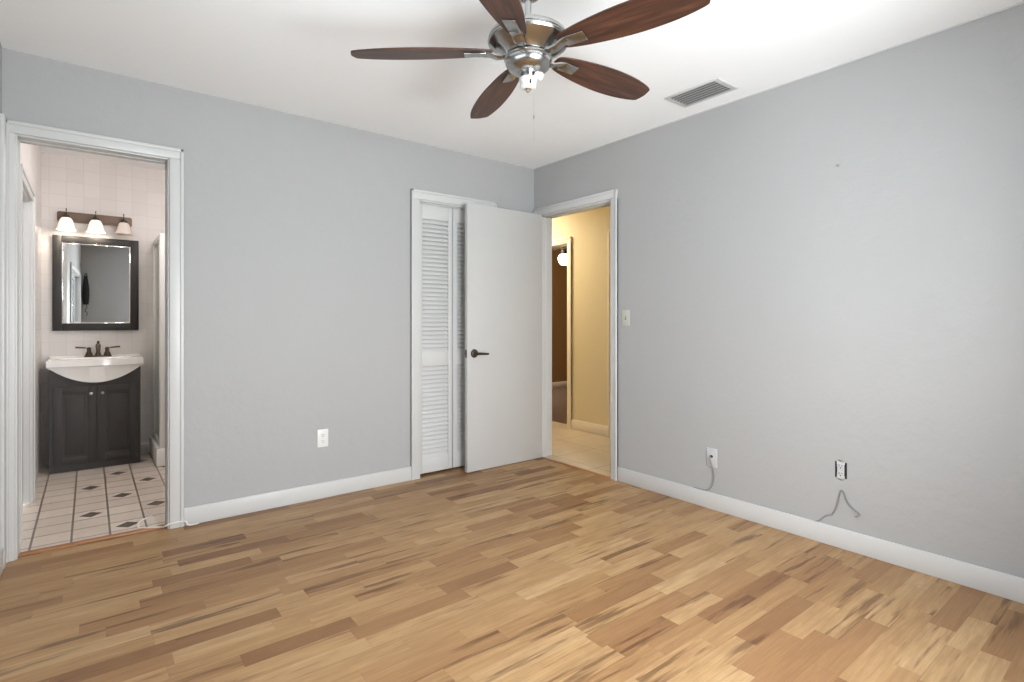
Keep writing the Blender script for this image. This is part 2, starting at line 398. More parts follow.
b = casing_bm('y', 0, -1, BX0+.006, BX1-.006, 2.040, .040, .068, .058); jamb(b, 'y', -.004, .124, BX0, BX1, 2.045, .013)
struct('trim_1', b, M['trim'], 'white casing around the bathroom doorway', 'door casing')
b = casing_bm('y', 0, -1, CX0+.004, CX1-.004, 2.028, .070, .072, .067); jamb(b, 'y', -.004, .124, CX0, CX1, 2.03, .012, .80)
struct('trim_2', b, M['trim'], 'white casing around the louvered closet doors', 'door casing')
b = casing_bm('x', 0, -1, HY0+.004, HY1-.004, 2.030, .062, .066, .060); jamb(b, 'x', -.004, .124, HY0, HY1, 2.03, .012, .40)
box(b, .040, .062, HY0+.0115, HY0+.0135, .87, .93)
struct('trim_3', b, M['trim'], 'white casing around the hall doorway', 'door casing')
b = BM(); box(b, .012, .034, HY0+.012, HY0+.0155, .875, .935, .001); tag(obj('strike_plate', b, M['bronze']), 'small dark strike plate on the right jamb of the hall doorway', 'strike plate')
# hall side casings (cream under the warm light)
b = casing_bm('x', 1.06, -1, .68, 1.44, 1.975, .062, .062, .066)
struct('trim_4', b, M['cream'], 'cream casing around the doorway to the dark room', 'door casing')
b = casing_bm('x', 1.06, -1, -.73, .030, 1.975, .062, .066, .066)
struct('trim_5', b, M['cream'], 'cream casing at the right end of the yellow hall wall', 'door casing')
b = BM(); box(b, 1.09, 1.125, -.725, .025, .01, 1.965, .003); struct('door_5', b, M['door'], 'closed white door at the right end of the hall wall', 'door')
# bathroom side door (closed) with casing on the left tiled wall
b = casing_bm('x', -3.285, 1, .30, 1.03, 1.90, .06, .07, .055, .020); jamb(b, 'x', -3.39, -3.28, .30, 1.03, 1.90, .012, .2)
struct('trim_6', b, M['trim'], 'white casing of the side door on the left bathroom wall', 'door casing')
b = BM(); box(b, -3.345, -3.31, .315, 1.015, .01, 1.885, .003)
for z0, z1 in ((.20, .85), (1.0, 1.75)): box(b, -3.312, -3.304, .42, .91, z0, z1, .003)
struct('door_4', b, M['trim'], 'closed white side door on the left bathroom wall', 'door')

def baseboard(name, pts, label):
    b = BM()
    for (x0, x1, y0, y1, dx, dy) in pts:
        box(b, x0, x1, y0, y1, .0, .100, .004)
    struct(name, b, M['trim'], label, 'baseboard')
baseboard('baseboard_back', [(BX1+.062, CX0-.062, -.015, 0, 0, 1)], 'white baseboard between the bathroom doorway and the closet')
baseboard('baseboard_right', [(-.015, 0, -3.84, HY0-.062, -1, 0)], 'white baseboard along the right hand wall')
baseboard('baseboard_left', [(-3.312, -3.297, -3.84, -.11, 1, 0)], 'white baseboard along the left wall')
baseboard('baseboard_front', [(-3.29, -.03, -3.84, -3.825, 0, 0)], 'white baseboard behind the viewer')
b = BM(); box(b, 1.045, 1.06, .096, .618, 0, .10, .004); struct('baseboard_hall', b, M['cream'], 'cream baseboard of the yellow hall wall', 'baseboard')
b = BM(); box(b, -2.66, -1.72, 2.138, 2.15, 0, .085, .003); struct('baseboard_bathroom', b, M['tile_y'], 'tile baseboard right of the vanity', 'baseboard')
b = BM(); box(b, BX0+.013, BX1-.013, .030, .075, 0, .007, .003); struct('trim_7', b, M['strip'], 'brown threshold strip at the bathroom doorway', 'threshold')
b = BM(); box(b, -.018, .012, HY0+.012, HY1-.012, 0, .006, .0025); struct('trim_8', b, M['strip'], 'thin threshold strip at the hall doorway', 'threshold')
b = BM(); box(b, -.006, 0, -3.84, 0, H-.007, H, .002); struct('trim_9', b, M['trim'], 'thin white caulk bead where the ceiling meets the right wall', 'trim')

b = BM(); box(b, -3.312, -3.294, -.105, -.028, 0, 2.10, .004); struct('trim_10', b, M['trim'], 'white upright casing in the corner left of the bathroom doorway', 'door casing')
# windows (beside the viewer, plus an added fill one behind)
def window(name, axis, p0, p1, out, r, label, pane='pane'):
    u0, u1, z0, z1 = r
    root = bpy.data.objects.new(name, None); COL.objects.link(root); root['kind'] = 'structure'; tag(root, label, 'window')
    pm = (p0+p1)/2
    def bx(b, a0, a1, q0, q1, c0, c1, bev=.003):
        if axis == 'y': box(b, a0, a1, q0, q1, c0, c1, bev)
        else: box(b, q0, q1, a0, a1, c0, c1, bev)
    b = BM(); t = .04; q0, q1 = pm-.02, pm+.02
    bx(b, u0, u0+t, q0, q1, z0, z1); bx(b, u1-t, u1, q0, q1, z0, z1); bx(b, u0+t, u1-t, q0, q1, z0, z0+t); bx(b, u0+t, u1-t, q0, q1, z1-t, z1)
    um = (u0+u1)/2; bx(b, um-.02, um+.02, q0, q1, z0+t, z1-t); zm = (z0+z1)/2
    bx(b, u0+t, um-.02, pm-.014, pm+.014, zm-.014, zm+.014); bx(b, um+.02, u1-t, pm-.014, pm+.014, zm-.014, zm+.014)
    obj('window_frame', b, M['trim'], root)
    b = BM(); bx(b, u0+t, u1-t, pm-.002, pm+.002, z0+t, z1-t, 0); obj('glass_pane', b, M[pane], root)
    pi = p1 if out > 0 else p0
    b = BM(); w = .065
    q = sorted((pi, pi+out*.018))
    bx(b, u0-w, u0, q[0], q[1], z0-w, z1+w); bx(b, u1, u1+w, q[0], q[1], z0-w, z1+w); bx(b, u0, u1, q[0], q[1], z1, z1+w)
    obj('window_casing', b, M['trim'], root)
    q = sorted((pi-out*.05, pi+out*.05)); b = BM(); bx(b, u0-w, u1+w, q[0] if out > 0 else q[0], q[1], z0-.03, z0, .005)
    obj('window_sill', b, M['trim'], root)
window('window_1', 'x', -3.45, -3.312, 1, WL, 'daylit window on the left wall, reflected in the bathroom mirror', 'dimmed')
window('fill_window', 'y', -3.98, -3.84, 1, WF, 'added fill window behind the viewer')  # unseen window, added to brighten the back wall and ceiling

# ------------------------------------------------------------------ bedroom door, open against the back wall
DX0, DX1, DY0, DY1 = -.757, -.010, -.118, -.083
root = bpy.data.objects.new('door_2', None); COL.objects.link(root); root.location = (-.004, -.1, 0); root['kind'] = 'structure'
tag(root, 'white flush bedroom door swung open in front of the closet', 'door')
L = Vector(root.location)
def rel(b, L=L): xform(b, Matrix.Translation(-L)); return b
b = BM(); box(b, DX0, DX1, DY0, DY1, 0.006, 2.030, .002); obj('slab', rel(b), M['door'], root)
hx, hz = DX0+.062, .898
def lever(side):
    """side -1: bedroom face, +1: face towards the closet."""
    y = DY0 if side < 0 else DY1
    b = BM(); lathe(b, [(0, 0), (.031, 0), (.033, .004), (.030, .010), (.016, .013), (.013, .018), (.012, .046), (0, .046)], 28,
                    Matrix.Translation((hx, y, hz)) @ Matrix.Rotation(PI/2 if side < 0 else -PI/2, 4, 'X'))
    yy = y+side*.040
    tube(b, [(hx-.012, yy, hz), (hx, yy, hz), (hx+.04, yy, hz-.001), (hx+.08, yy+.002*side, hz-.004), (hx+.108, yy-.004*side, hz-.005)], [.008, .0115, .010, .0085, .0075], 12)
    return b
for s in (-1, 1): obj('lever_handle', rel(lever(s)), M['bronze'], root)
b = BM(); box(b, DX0-.0012, DX0+.001, DY0+.006, DY1-.006, hz-.030, hz+.030); box(b, DX0-.009, DX0, -.107, -.095, hz-.009, hz+.009, .002)
o = obj('latch_plate', rel(b), M['bronze'], root); o['label'] = 'dark latch plate'
for z in (.25, 1.05, 1.82):
    b = BM(); tube(b, [(-.005, -.076, z-.045), (-.005, -.076, z+.045)], .005, 10); box(b, -.03, -.006, -.084, -.082, z-.045, z+.045)
    obj('hinge', rel(b), M['trim'], root)

# ------------------------------------------------------------------ louvered bifold closet doors
root = bpy.data.objects.new('door_3', None); COL.objects.link(root); root.location = (-.785, .05, 0); root['kind'] = 'structure'
tag(root, 'white louvered bifold closet doors partly behind the open door', 'door'); L = Vector(root.location)
mid = (CX0+CX1)/2
for x0, x1 in ((CX0+.014, mid-.003), (mid+.003, CX1-.014)):
    y0, y1 = .034, .062; st = .036
    b = BM(); box(b, x0, x0+st, y0, y1, .016, 2.010, .003); box(b, x1-st, x1, y0, y1, .016, 2.010, .003)
    for z0, z1 in ((.016, .128), (.808, .914), (1.903, 2.010)): box(b, x0+st, x1-st, y0+.001, y1-.001, z0, z1, .002)
    xform(b, Matrix.Translation(-L)); fr = obj('louvered_panel', b, M['trim'], root)
    for z0, z1 in ((.128, .808), (.914, 1.903)):
        b = BM(); k = round((z1-z0)/.0318); p = (z1-z0)/k
        for i in range(k):
            zc = z0+(i+.5)*p; s = len(b.verts)
            box(b, x0+st, x1-st, -.0190, .0190, -.003, .003, .0022)
            xform(b, Matrix.Translation((0, .048, zc)) @ Matrix.Rotation(math.radians(61), 4, 'X'), s)
        xform(b, Matrix.Translation(-L)); obj('louvers', b, M['trim'], fr)
# head track
b = BM(); box(b, CX0+.013, CX1-.013, .030, .066, 2.011, 2.018); xform(b, Matrix.Translation(-L)); obj('track', b, M['trim'], root)

# ------------------------------------------------------------------ ceiling fan
FX, FY = -1.661, -1.914
fan = thing('ceiling_fan', 'brushed nickel ceiling fan with five dark walnut blades in the bedroom', 'ceiling fan', (FX, FY, H))
def fz(prof): return [(r, z-H) for r, z in prof]
b = BM(); lathe(b, fz([(0, H), (.068, H), (.070, H-.012), (.064, H-.030), (.046, H-.052), (.024, H-.062), (.016, H-.062), (0, H-.062)]), 40); obj('canopy', b, M['nickel'], fan)
b = BM(); lathe(b, fz([(0, 2.39), (.0125, 2.39), (.0125, 2.285), (.022, 2.283), (.026, 2.272), (.024, 2.255), (.034, 2.250), (.034, 2.244), (0, 2.244)]), 28); obj('downrod', b, M['nickel'], fan)
b = BM(); lathe(b, fz([(0, 2.262), (.05, 2.262), (.100, 2.256), (.130, 2.247), (.147, 2.237), (.152, 2.227), (.152, 2.222), (.1480, 2.2205), (.1480, 2.2175), (.153, 2.216), (.155, 2.211), (.151, 2.203),
       (.134, 2.192), (.118, 2.183), (.104, 2.176), (.094, 2.170), (.088, 2.164), (.084, 2.160), (.080, 2.160), (0, 2.160)]), 64); obj('motor_housing', b, M['nickel'], fan)
b = BM(); lathe(b, fz([(0, 2.163), (.079, 2.163), (.079, 2.150), (0, 2.150)]), 48); obj('rotor_ring', b, M['black'], fan)
b = BM(); lathe(b, fz([(0, 2.155), (.086, 2.155), (.091, 2.151), (.092, 2.144), (.088, 2.140), (.088, 2.130), (.082, 2.116), (.068, 2.104), (.050, 2.098), (.040, 2.096), (.036, 2.090), (.028, 2.088), (0, 2.088)]), 56); obj('switch_housing', b, M['nickel'], fan)
# camera-facing frame of the fan: right = R, away = V
Rv = Vector((math.cos(math.radians(38.1)), -math.sin(math.radians(38.1)), 0)); Vv = Vector((math.sin(math.radians(38.1)), math.cos(math.radians(38.1)), 0))
kit = None
b = BM(); lathe(b, fz([(0, 2.090), (.027, 2.090), (.030, 2.084), (.030, 2.074), (.024, 2.070), (0, 2.070)]), 32)
arms = [-25]
for a in arms:
    d = Rv*math.cos(math.radians(a))+Vv*math.sin(math.radians(a))
    p0 = Vector((0, 0, 2.084-H)); tube(b, [p0+d*.02, p0+d*.034], [.007, .007], 12)
kit = obj('light_kit', b, M['nickel'], fan)
def socket(loc, d, r, ln):
    b = BM(); q = d.to_track_quat('Z', 'Y').to_matrix().to_4x4()
    lathe(b, [(0, -.002), (r*.7, -.002), (r, .004), (r, ln-.004), (r*.95, ln), (r*.72, ln), (r*.70, ln*.45), (0, ln*.45)], 24, Matrix.Translation(loc) @ q); return b
for a in arms:
    d = Rv*math.cos(math.radians(a))+Vv*math.sin(math.radians(a)); dd = (d*.9+Vector((0, 0, -.42))).normalized()
    obj('lamp_socket', socket(Vector((0, 0, 2.083-H))+d*.032, dd, .0150, .026), M['white'], kit)
b = BM(); lathe(b, fz([(0, 2.078), (.028, 2.078), (.0335, 2.073), (.0335, 2.062), (.0310, 2.060), (.0310, 2.042), (.027, 2.036), (.017, 2.034), (.0, 2.034)]), 28)
cs = obj('lamp_socket', b, M['white'], kit)
for a in (-75,):
    d = Rv*math.cos(math.radians(a))+Vv*math.sin(math.radians(a)); s_ = BM()
    box(s_, -.0035, .0035, -.0015, .0015, -.008, .008); xform(s_, Matrix.Translation(d*.0312+Vector((0, 0, 2.051-H))) @ Matrix.Rotation(math.atan2(d.y, d.x)+PI/2, 4, 'Z')); obj('slot', s_, M['black'], cs)
b = BM(); lathe(b, fz([(0, 2.036), (.013, 2.036), (.015, 2.033), (.011, 2.029), (.008, 2.027), (.009, 2.024), (.005, 2.020), (0, 2.019)]), 24); obj('finial', b, M['chrome'], kit)
# blades
def blade_outline():
    top = [(.135, .022), (.150, .036), (.20, .050), (.28, .063), (.36, .0715), (.44, .0750), (.52, .0720), (.58, .0650), (.625, .0560), (.650, .0490), (.662, .0440), (.667, .0370), (.672, .0200), (.675, 0)]
    return top+[(x, -y) for x, y in top[-2::-1]]
OUT = smooth_path([(x, y, 0) for x, y in blade_outline()], 4)
prot = None
for ang, droop in ((181, 1.3), (110, 1.2), (36.5, -.3), (-34, 0), (-107, 0)):
    # image-frame angle -> world angle
    d = Rv*math.cos(math.radians(ang))+Vv*math.sin(math.radians(ang)); wa = math.atan2(d.y, d.x)
    if prot is None:
        b = BM(); prism(b, [(p.x, p.y) for p in OUT], -.003, .003)
        xform(b, Matrix.Rotation(math.radians(-12), 4, 'X'))
        bl = obj('blade', b, M['walnut'], fan); prot = bl
        b = BM(); st = 0
        # arm: a tapering curved bar from the rotor up to a flat paddle under the blade
        path = smooth_path([(.076, 0, -.014), (.100, 0, -.019), (.125, 0, -.018), (.150, 0, -.008), (.170, 0, -.0065)], 4)
        sec = []
        for k, p in enumerate(path):
            t = k/(len(path)-1); hw = .015+.009*t; hh = .0060-.002*t
            sec.append([b.verts.new((p.x, y, p.z+z)) for y, z in ((-hw, -hh*.3), (-hw*.5, -hh), (hw*.5, -hh), (hw, -hh*.3), (hw, hh), (-hw, hh))])
        for A, B in zip(sec, sec[1:]):
            for q in range(6): b.faces.new((A[q], A[(q+1) % 6], B[(q+1) % 6], B[q]))
        b.faces.new(sec[0][::-1]); b.faces.new(sec[-1])
        s = len(b.verts); box(b, .162, .245, -.025, .025, -.0105, -.0032, .0025)
        xform(b, Matrix.Rotation(math.radians(-12), 4, 'X'), s)
        ir = obj('blade_iron', b, M['nickel'], bl); iron = ir
    else:
        bl = prot.copy(); COL.objects.link(bl); bl.parent = fan
        ir = iron.copy(); COL.objects.link(ir); ir.parent = bl
    bl.location = (0, 0, 2.176-H); bl.rotation_euler = (0, math.radians(droop), wa)
b = BM(); cx = Rv*.022+Vv*(-.01)
tube(b, [(cx.x*1.3, cx.y*1.3, 2.095-H), (cx.x, cx.y, 2.05-H), (cx.x, cx.y, 1.83-H)], .0004, 6)
lathe(b, [(0, 0), (.002, .002), (.0025, .008), (.0015, .016), (0, .018)], 10, Matrix.Translation((cx.x, cx.y, 1.915-H))); obj('pull_chain', b, M['steel'], fan)

# ------------------------------------------------------------------ ceiling vent
vx0, vx1, vy0, vy1 = -.360, -.150, -1.925, -1.585
vent = thing('ceiling_vent', 'white framed ceiling air vent with dark grey blades beside the fan', 'air vent', ((vx0+vx1)/2, (vy0+vy1)/2, H)); L = Vector(vent.location)
b = BM(); f = .030; box(b, vx0, vx0+f*.7, vy0, vy1, H-.008, H-.0005, .003); box(b, vx1-f*.7, vx1, vy0, vy1, H-.008, H-.0005, .003)
box(b, vx0+f*.7, vx1-f*.7, vy0, vy0+f, H-.008, H-.0005, .003); box(b, vx0+f*.7, vx1-f*.7, vy1-f, vy1, H-.008, H-.0005, .003); obj('vent_frame', rel(b, L), M['trim'], vent)
b = BM(); box(b, vx0+.015, vx1-.015, vy0+.02, vy1-.02, H-.0025, H-.0008); obj('duct_shade_sheet', rel(b, L), M['black'], vent)  # black sheet stands in for the shade between the blades
for k in range(6):
    x = vx0+f*.7+.014+k*(vx1-vx0-f*1.4-.028)/5
    b = BM(); box(b, -.0060, .0060, vy0+f-.002, vy1-f+.002, -.0008, .0008); xform(b, Matrix.Translation((x, 0, H-.0085)) @ Matrix.Rotation(math.radians(12), 4, 'Y'))
    obj('vent_blade', rel(b, L), M['dgrey'], vent)

# ------------------------------------------------------------------ plates on the walls
def place(o, wallname):
    return o
def plate_thing(name, label, cat, loc, rz, mat, group=None):
    """local frame: plate in XZ plane, facing -Y, back at y=0."""
    t = thing(name, label, cat, loc, rz, group)
    b = BM(); box(b, -.035, .035, -.0055, -.0003, -.057, .057, .0025); obj('cover_plate', b, M[mat], t); return t
def screw(t, z, mat='steel'):
    b = BM(); lathe(b, [(0, 0), (.003, 0), (.0025, .0012), (0, .0015)], 10, Matrix.Translation((0, -.0052, z)) @ Matrix.Rotation(PI/2, 4, 'X')); obj('screw', b, M[mat], t)
def receptacle(t, z, y=-.0050, body='white'):
    b = BM(); pts = [(.0165*math.cos(a), max(-.0128, min(.0128, .0165*math.sin(a)))) for a in [2*PI*k/24 for k in range(24)]]
    prism(b, [(x, zz+z) for x, zz in pts], y-.0022, y, 'y'); o = obj('socket_face', b, M[body], t)
    b = BM(); box(b, -.0078, -.0052, y-.0027, y-.0018, z-.001, z+.0085); box(b, .0052, .0078, y-.0027, y-.0018, z+.0005, z+.0075)
    lathe(b, [(0, 0), (.003, 0), (.003, .0007), (0, .0007)], 10, Matrix.Translation((0, y-.0020, z-.0075)) @ Matrix.Rotation(PI/2, 4, 'X')); obj('slot', b, M['black'], o)
t = plate_thing('wall_outlet', 'white duplex outlet on the grey wall left of the closet', 'wall outlet', (-1.797, 0, .386), 0, 'white')
receptacle(t, .0195); receptacle(t, -.0195); screw(t, 0)
t = plate_thing('light_switch', 'ivory light switch on the right wall beside the hall doorway', 'light switch', (0, -1.003, 1.166), -PI/2, 'ivory')
b = BM(); box(b, -.005, .005, -.0065, -.0045, -.012, .012, .0008); o = obj('toggle_slot', b, M['black'], t)
b = BM(); box(b, -.0038, .0038, -.0085, .0085, -.0045, .0045, .0015); xform(b, Matrix.Translation((0, -.011, .003)) @ Matrix.Rotation(math.radians(-30), 4, 'X')); obj('toggle', b, M['ivory'], t)
screw(t, .03); screw(t, -.03)
t = plate_thing('cable_outlet', 'white coaxial outlet plate on the right wall nearest the hall doorway', 'cable outlet', (0, -1.672, .312), -PI/2, 'greyplate')
b = BM(); lathe(b, [(0, 0), (.0085, 0), (.0085, .004), (.006, .0045), (.006, .012), (0, .012)], 16, Matrix.Translation((0, -.0053, .008)) @ Matrix.Rotation(PI/2, 4, 'X')); obj('connector', b, M['black'], t)
screw(t, .042); screw(t, -.042)
# outlet with its cover plate missing: open box, white receptacle on a metal yoke
t = thing('uncovered_outlet', 'white duplex outlet without cover in a black wall box', 'wall outlet', (0, -2.388, .392), -PI/2)
b = BM(); z0 = .040; x0 = .027
box(b, -x0, x0, -.0012, -.0004, -z0, z0, 0); obj('wall_box', b, M['black'], t)
b = BM(); pts = [(-.018, -.042), (.018, -.042), (.018, -.030), (.0155, -.027), (.0155, .027), (.018, .030), (.018, .042), (-.018, .042), (-.018, .030), (-.0155, .027), (-.0155, -.027), (-.018, -.030)]
prism(b, pts, -.006, -.0014, 'y'); obj('receptacle_body', b, M['greyplate'], t)
receptacle(t, .0195, -.0058, 'greyplate'); receptacle(t, -.0195, -.0058, 'greyplate')
b = BM(); box(b, -.008, .008, -.0035, -.0005, .042, .052, .001); obj('mounting_ear', b, M['steel'], t); b = BM(); box(b, -.008, .008, -.0035, -.0005, -.052, -.042, .001); obj('mounting_ear', b, M['steel'], t)
b = BM(); tube(b, [(0, -2.374, 1.93), (-.012, -2.374, 1.933)], [.0035, .0035], 10); tube(b, [(-.012, -2.374, 1.933), (-.0135, -2.374, 1.9335)], .006, 10)
tag(obj('wall_nail', b, M['steel']), 'small nail left in the upper right wall', 'nail')

# cables
def cable(name, pts, r, mat, label):
    b = BM(); tube(b, smooth_path(pts, 6), r, 8); tag(obj(name, b, M[mat]), label, 'cable')
cable('coaxial_cable', [(-.017, -1.6715, .320), (-.022, -1.674, .300), (-.014, -1.684, .262), (-.009, -1.690, .205), (-.008, -1.680, .150), (-.010, -1.655, .116), (-.008, -1.61, .1035), (-.008, -1.55, .1035)], .0034, 'cable',
      'thin grey cable hanging from the coaxial outlet to the baseboard')
cable('loose_wire', [(-.006, -2.10, .0965), (-.006, -2.20, .0965), (-.006, -2.272, .100), (-.006, -2.318, .142), (-.008, -2.352, .160), (-.007, -2.376, .215), (-.006, -2.388, .284), (-.006, -2.394, .292), (-.007, -2.404, .286), (-.008, -2.424, .238), (-.008, -2.450, .215), (-.012, -2.476, .200), (-.012, -2.472, .186), (-.010, -2.458, .180)], .0030, 'cable',
      'thin grey wire stapled in an angle below the uncovered outlet')
cable('floor_cable', [(-2.50, -.030, .006), (-2.553, -.036, .010), (-2.566, -.035, .032), (-2.60, -.030, .036), (-2.640, -.029, .034), (-2.664, -.018, .022), (-2.676, .02, .011), (-2.71, .045, .011), (-2.755, .080, .0055), (-2.775, .14, .005), (-2.755, .22, .005), (-2.70, .27, .005)], .0040, 'whitecable',
      'white cable looping round the foot of the bathroom door casing')

# ------------------------------------------------------------------ bathroom vanity
VX0, VX1, VF, VB = -3.222, -2.660, 1.785, 2.138
vc = (VX0+VX1)/2; hw = (VX1-VX0)/2
def bell(x):
    return max(0, 1-(x/.284)**2)
def low(x): return .787-.117*bell(x)
van = thing('vanity_cabinet', 'black brown two door bathroom vanity cabinet under the white sink', 'vanity cabinet', (vc, (VF+VB)/2, 0)); L = Vector(van.location)
b = BM(); box(b, VX0, VX0+.018, VF+.020, VB, 0, .755, .001); box(b, VX1-.018, VX1, VF+.020, VB, 0, .755, .001); box(b, VX0+.018, VX1-.018, VB-.012, VB, .0, .60); box(b, VX0+.018, VX1-.018, VF+.02, VB-.012, .05, .068)
n_ = 36; pts = [(VX0, .0), (VX1, .0)]+[(vc+hw-2*hw*k/n_, low(hw-2*hw*k/n_)-.004) for k in range(n_+1)]
prism(b, pts, VF, VF+.019, 'y'); obj('body', rel(b, L), M['espresso'], van, 20)
for s in (-1, 1):
    x0, x1 = (VX0+.022, vc-.003) if s < 0 else (vc+.003, VX1-.022); z0, z1 = .055, .640
    b = BM(); w = .052
    box(b, x0, x0+w, VF-.009, VF-.0005, z0, z1, .002); box(b, x1-w, x1, VF-.009, VF-.0005, z0, z1, .002); box(b, x0+w, x1-w, VF-.009, VF-.0005, z0, z0+w, .002); box(b, x0+w, x1-w, VF-.009, VF-.0005, z1-w, z1, .002)
    box(b, x0+w, x1-w, VF-.0065, VF-.0005, z0+w, z1-w); box(b, x0+w+.018, x1-w-.018, VF-.0085, VF-.005, z0+w+.018, z1-w-.018, .003)
    dr = obj('cabinet_door', rel(b, L), M['espresso'], van)
    kx = vc+s*.035
    b = BM(); lathe(b, [(0, 0), (.007, 0), (.006, .010), (.010, .015), (.012, .019), (.009, .024), (0, .026)], 20, Matrix.Translation((kx, VF-.009, .585)) @ Matrix.Rotation(PI/2, 4, 'X')); obj('knob', rel(b, L), M['steel'], dr)
# sink top with a bowed front and hanging bowl belly
sk = thing('vanity_sink', 'white ceramic sink top with a bowed basin on the dark vanity', 'sink', (vc, (VF+VB)/2, .787)); L = Vector(sk.location)
b = BM(); nx, ny = 44, 22; sw = .299; yb = 2.146
def fy(x): return VF-.012-.030*max(0, 1-(x/.26)**2)**.8 if abs(x) < .26 else VF-.012
def topz(x, y, f):
    ex, ey = x/.225, (y-(f+.165))/.120; d = ex*ex+ey*ey
    z = .850
    if d < 1: z -= .105*(1-d)**.6
    return z
T, Bt = [], []
for i in range(nx+1):
    x = -sw+2*sw*i/nx; f = fy(x); ct, cb = [], []
    for j in range(ny+1):
        y = f+(yb-f)*j/ny; rnd_ = .006 if j == 0 or i in (0, nx) else 0
        ct.append(b.verts.new((vc+x, y, topz(x, y, f)-rnd_)))
        cb.append(b.verts.new((vc+x, y if j else y+.010, min(.787, low(x) if j < ny*.7 else .787-.117*bell(x)))))
    T.append(ct); Bt.append(cb)
for i in range(nx):
    for j in range(ny):
        b.faces.new((T[i][j], T[i+1][j], T[i+1][j+1], T[i][j+1])); b.faces.new((Bt[i][j], Bt[i][j+1], Bt[i+1][j+1], Bt[i+1][j]))
    # front: slab edge, a groove, then the belly
    mid0 = [b.verts.new((vc-sw+2*sw*q/nx, fy(-sw+2*sw*q/nx)-.003, .800)) for q in (i, i+1)]
    mid1 = [b.verts.new((vc-sw+2*sw*q/nx, fy(-sw+2*sw*q/nx)+.006, .790)) for q in (i, i+1)]
    b.faces.new((T[i][0], T[i+1][0], mid0[1], mid0[0])); b.faces.new((mid0[0], mid0[1], mid1[1], mid1[0])); b.faces.new((mid1[0], mid1[1], Bt[i+1][0], Bt[i][0]))
    b.faces.new((T[i][ny], T[i+1][ny], Bt[i+1][ny], Bt[i][ny]))
for j in range(ny):
    b.faces.new((T[0][j], T[0][j+1], Bt[0][j+1], Bt[0][j])); b.faces.new((T[nx][j], T[nx][j+1], Bt[nx][j+1], Bt[nx][j]))
bmesh.ops.remove_doubles(b, verts=b.verts, dist=.0002); obj('basin', rel(b, L), M['ceramic'], sk, 40)
b = BM(); box(b, vc-sw, vc+sw, 2.128, 2.149, .848, .862, .004); obj('back_ledge', rel(b, L), M['ceramic'], sk)
b = BM(); lathe(b, [(0, .0), (.020, .0), (.021, .002), (.012, .003), (0, .002)], 20, Matrix.Translation((vc, fy(0)+.165, .746))); obj('drain', rel(b, L), M['steel'], sk)
# faucet
fa = thing('sink_faucet', 'dark bronze two handle faucet on the back of the white sink', 'faucet', (vc+.012, 2.072, .851)); fa.scale = (1.14, 1.14, 1.14)
b = BM(); s0 = [(-.082+.0, 0)]; pr = [(.078*math.cos(a)*1.0+(.0 if True else 0), .024*math.sin(a)) for a in [2*PI*k/32 for k in range(32)]]
prism(b, pr, 0, .010); obj('base_plate', b, M['bronze'], fa)
b = BM(); lathe(b, [(0, .008), (.019, .008), (.017, .020), (.012, .035), (.013, .060), (.016, .075), (.013, .090), (.007, .096), (.009, .104), (.006, .114), (0, .117)], 24)
tube(b, smooth_path([(0, 0, .062), (0, -.035, .082), (0, -.080, .080), (0, -.105, .058), (0, -.108, .048)], 5), .0095, 12); obj('spout', b, M['bronze'], fa)
for s in (-1, 1):
    b = BM(); lathe(b, [(0, .008), (.022, .008), (.021, .020), (.013, .038), (.012, .052), (.014, .060), (.009, .068), (0, .072)], 20, Matrix.Translation((s*.052, 0, 0)))
    tube(b, [(s*.045, 0, .062), (s*.075, -.004, .066), (s*.110, -.010, .070), (s*.128, -.012, .071)], [.006, .0055, .0065, .007], 10); obj('lever_handle', b, M['bronze'], fa)

# mirror, hanging very slightly turned on the back wall
mw, mh = .565, .765
mi = thing('bathroom_mirror', 'wall mirror in a wide black frame above the bathroom sink', 'mirror', (-2.9355, 2.125, 1.066), math.radians(-1.05))
b = BM(); f = .058
def moulding(b, x0, x1, z0, z1):
    box(b, x0, x1, -.013, .013, z0, z1, .004)
moulding(b, -mw/2, -mw/2+f, 0, mh); moulding(b, mw/2-f, mw/2, 0, mh); moulding(b, -mw/2+f, mw/2-f, 0, f); moulding(b, -mw/2+f, mw/2-f, mh-f, mh); obj('mirror_frame', b, M['frame'], mi)
b = BM(); box(b, -mw/2+f-.004, mw/2-f+.004, -.003, .004, f-.004, mh-f+.004); obj('mirror_glass', b, M['mirror'], mi)
b = BM(); g = .007
for a in ((-mw/2+f, -mw/2+f+g, f, mh-f), (mw/2-f-g, mw/2-f, f, mh-f), (-mw/2+f+g, mw/2-f-g, f, f+g), (-mw/2+f+g, mw/2-f-g, mh-f-g, mh-f)): box(b, a[0], a[1], -.010, -.0035, a[2], a[3], .002)
obj('inner_bead', b, M['chrome'], mi)

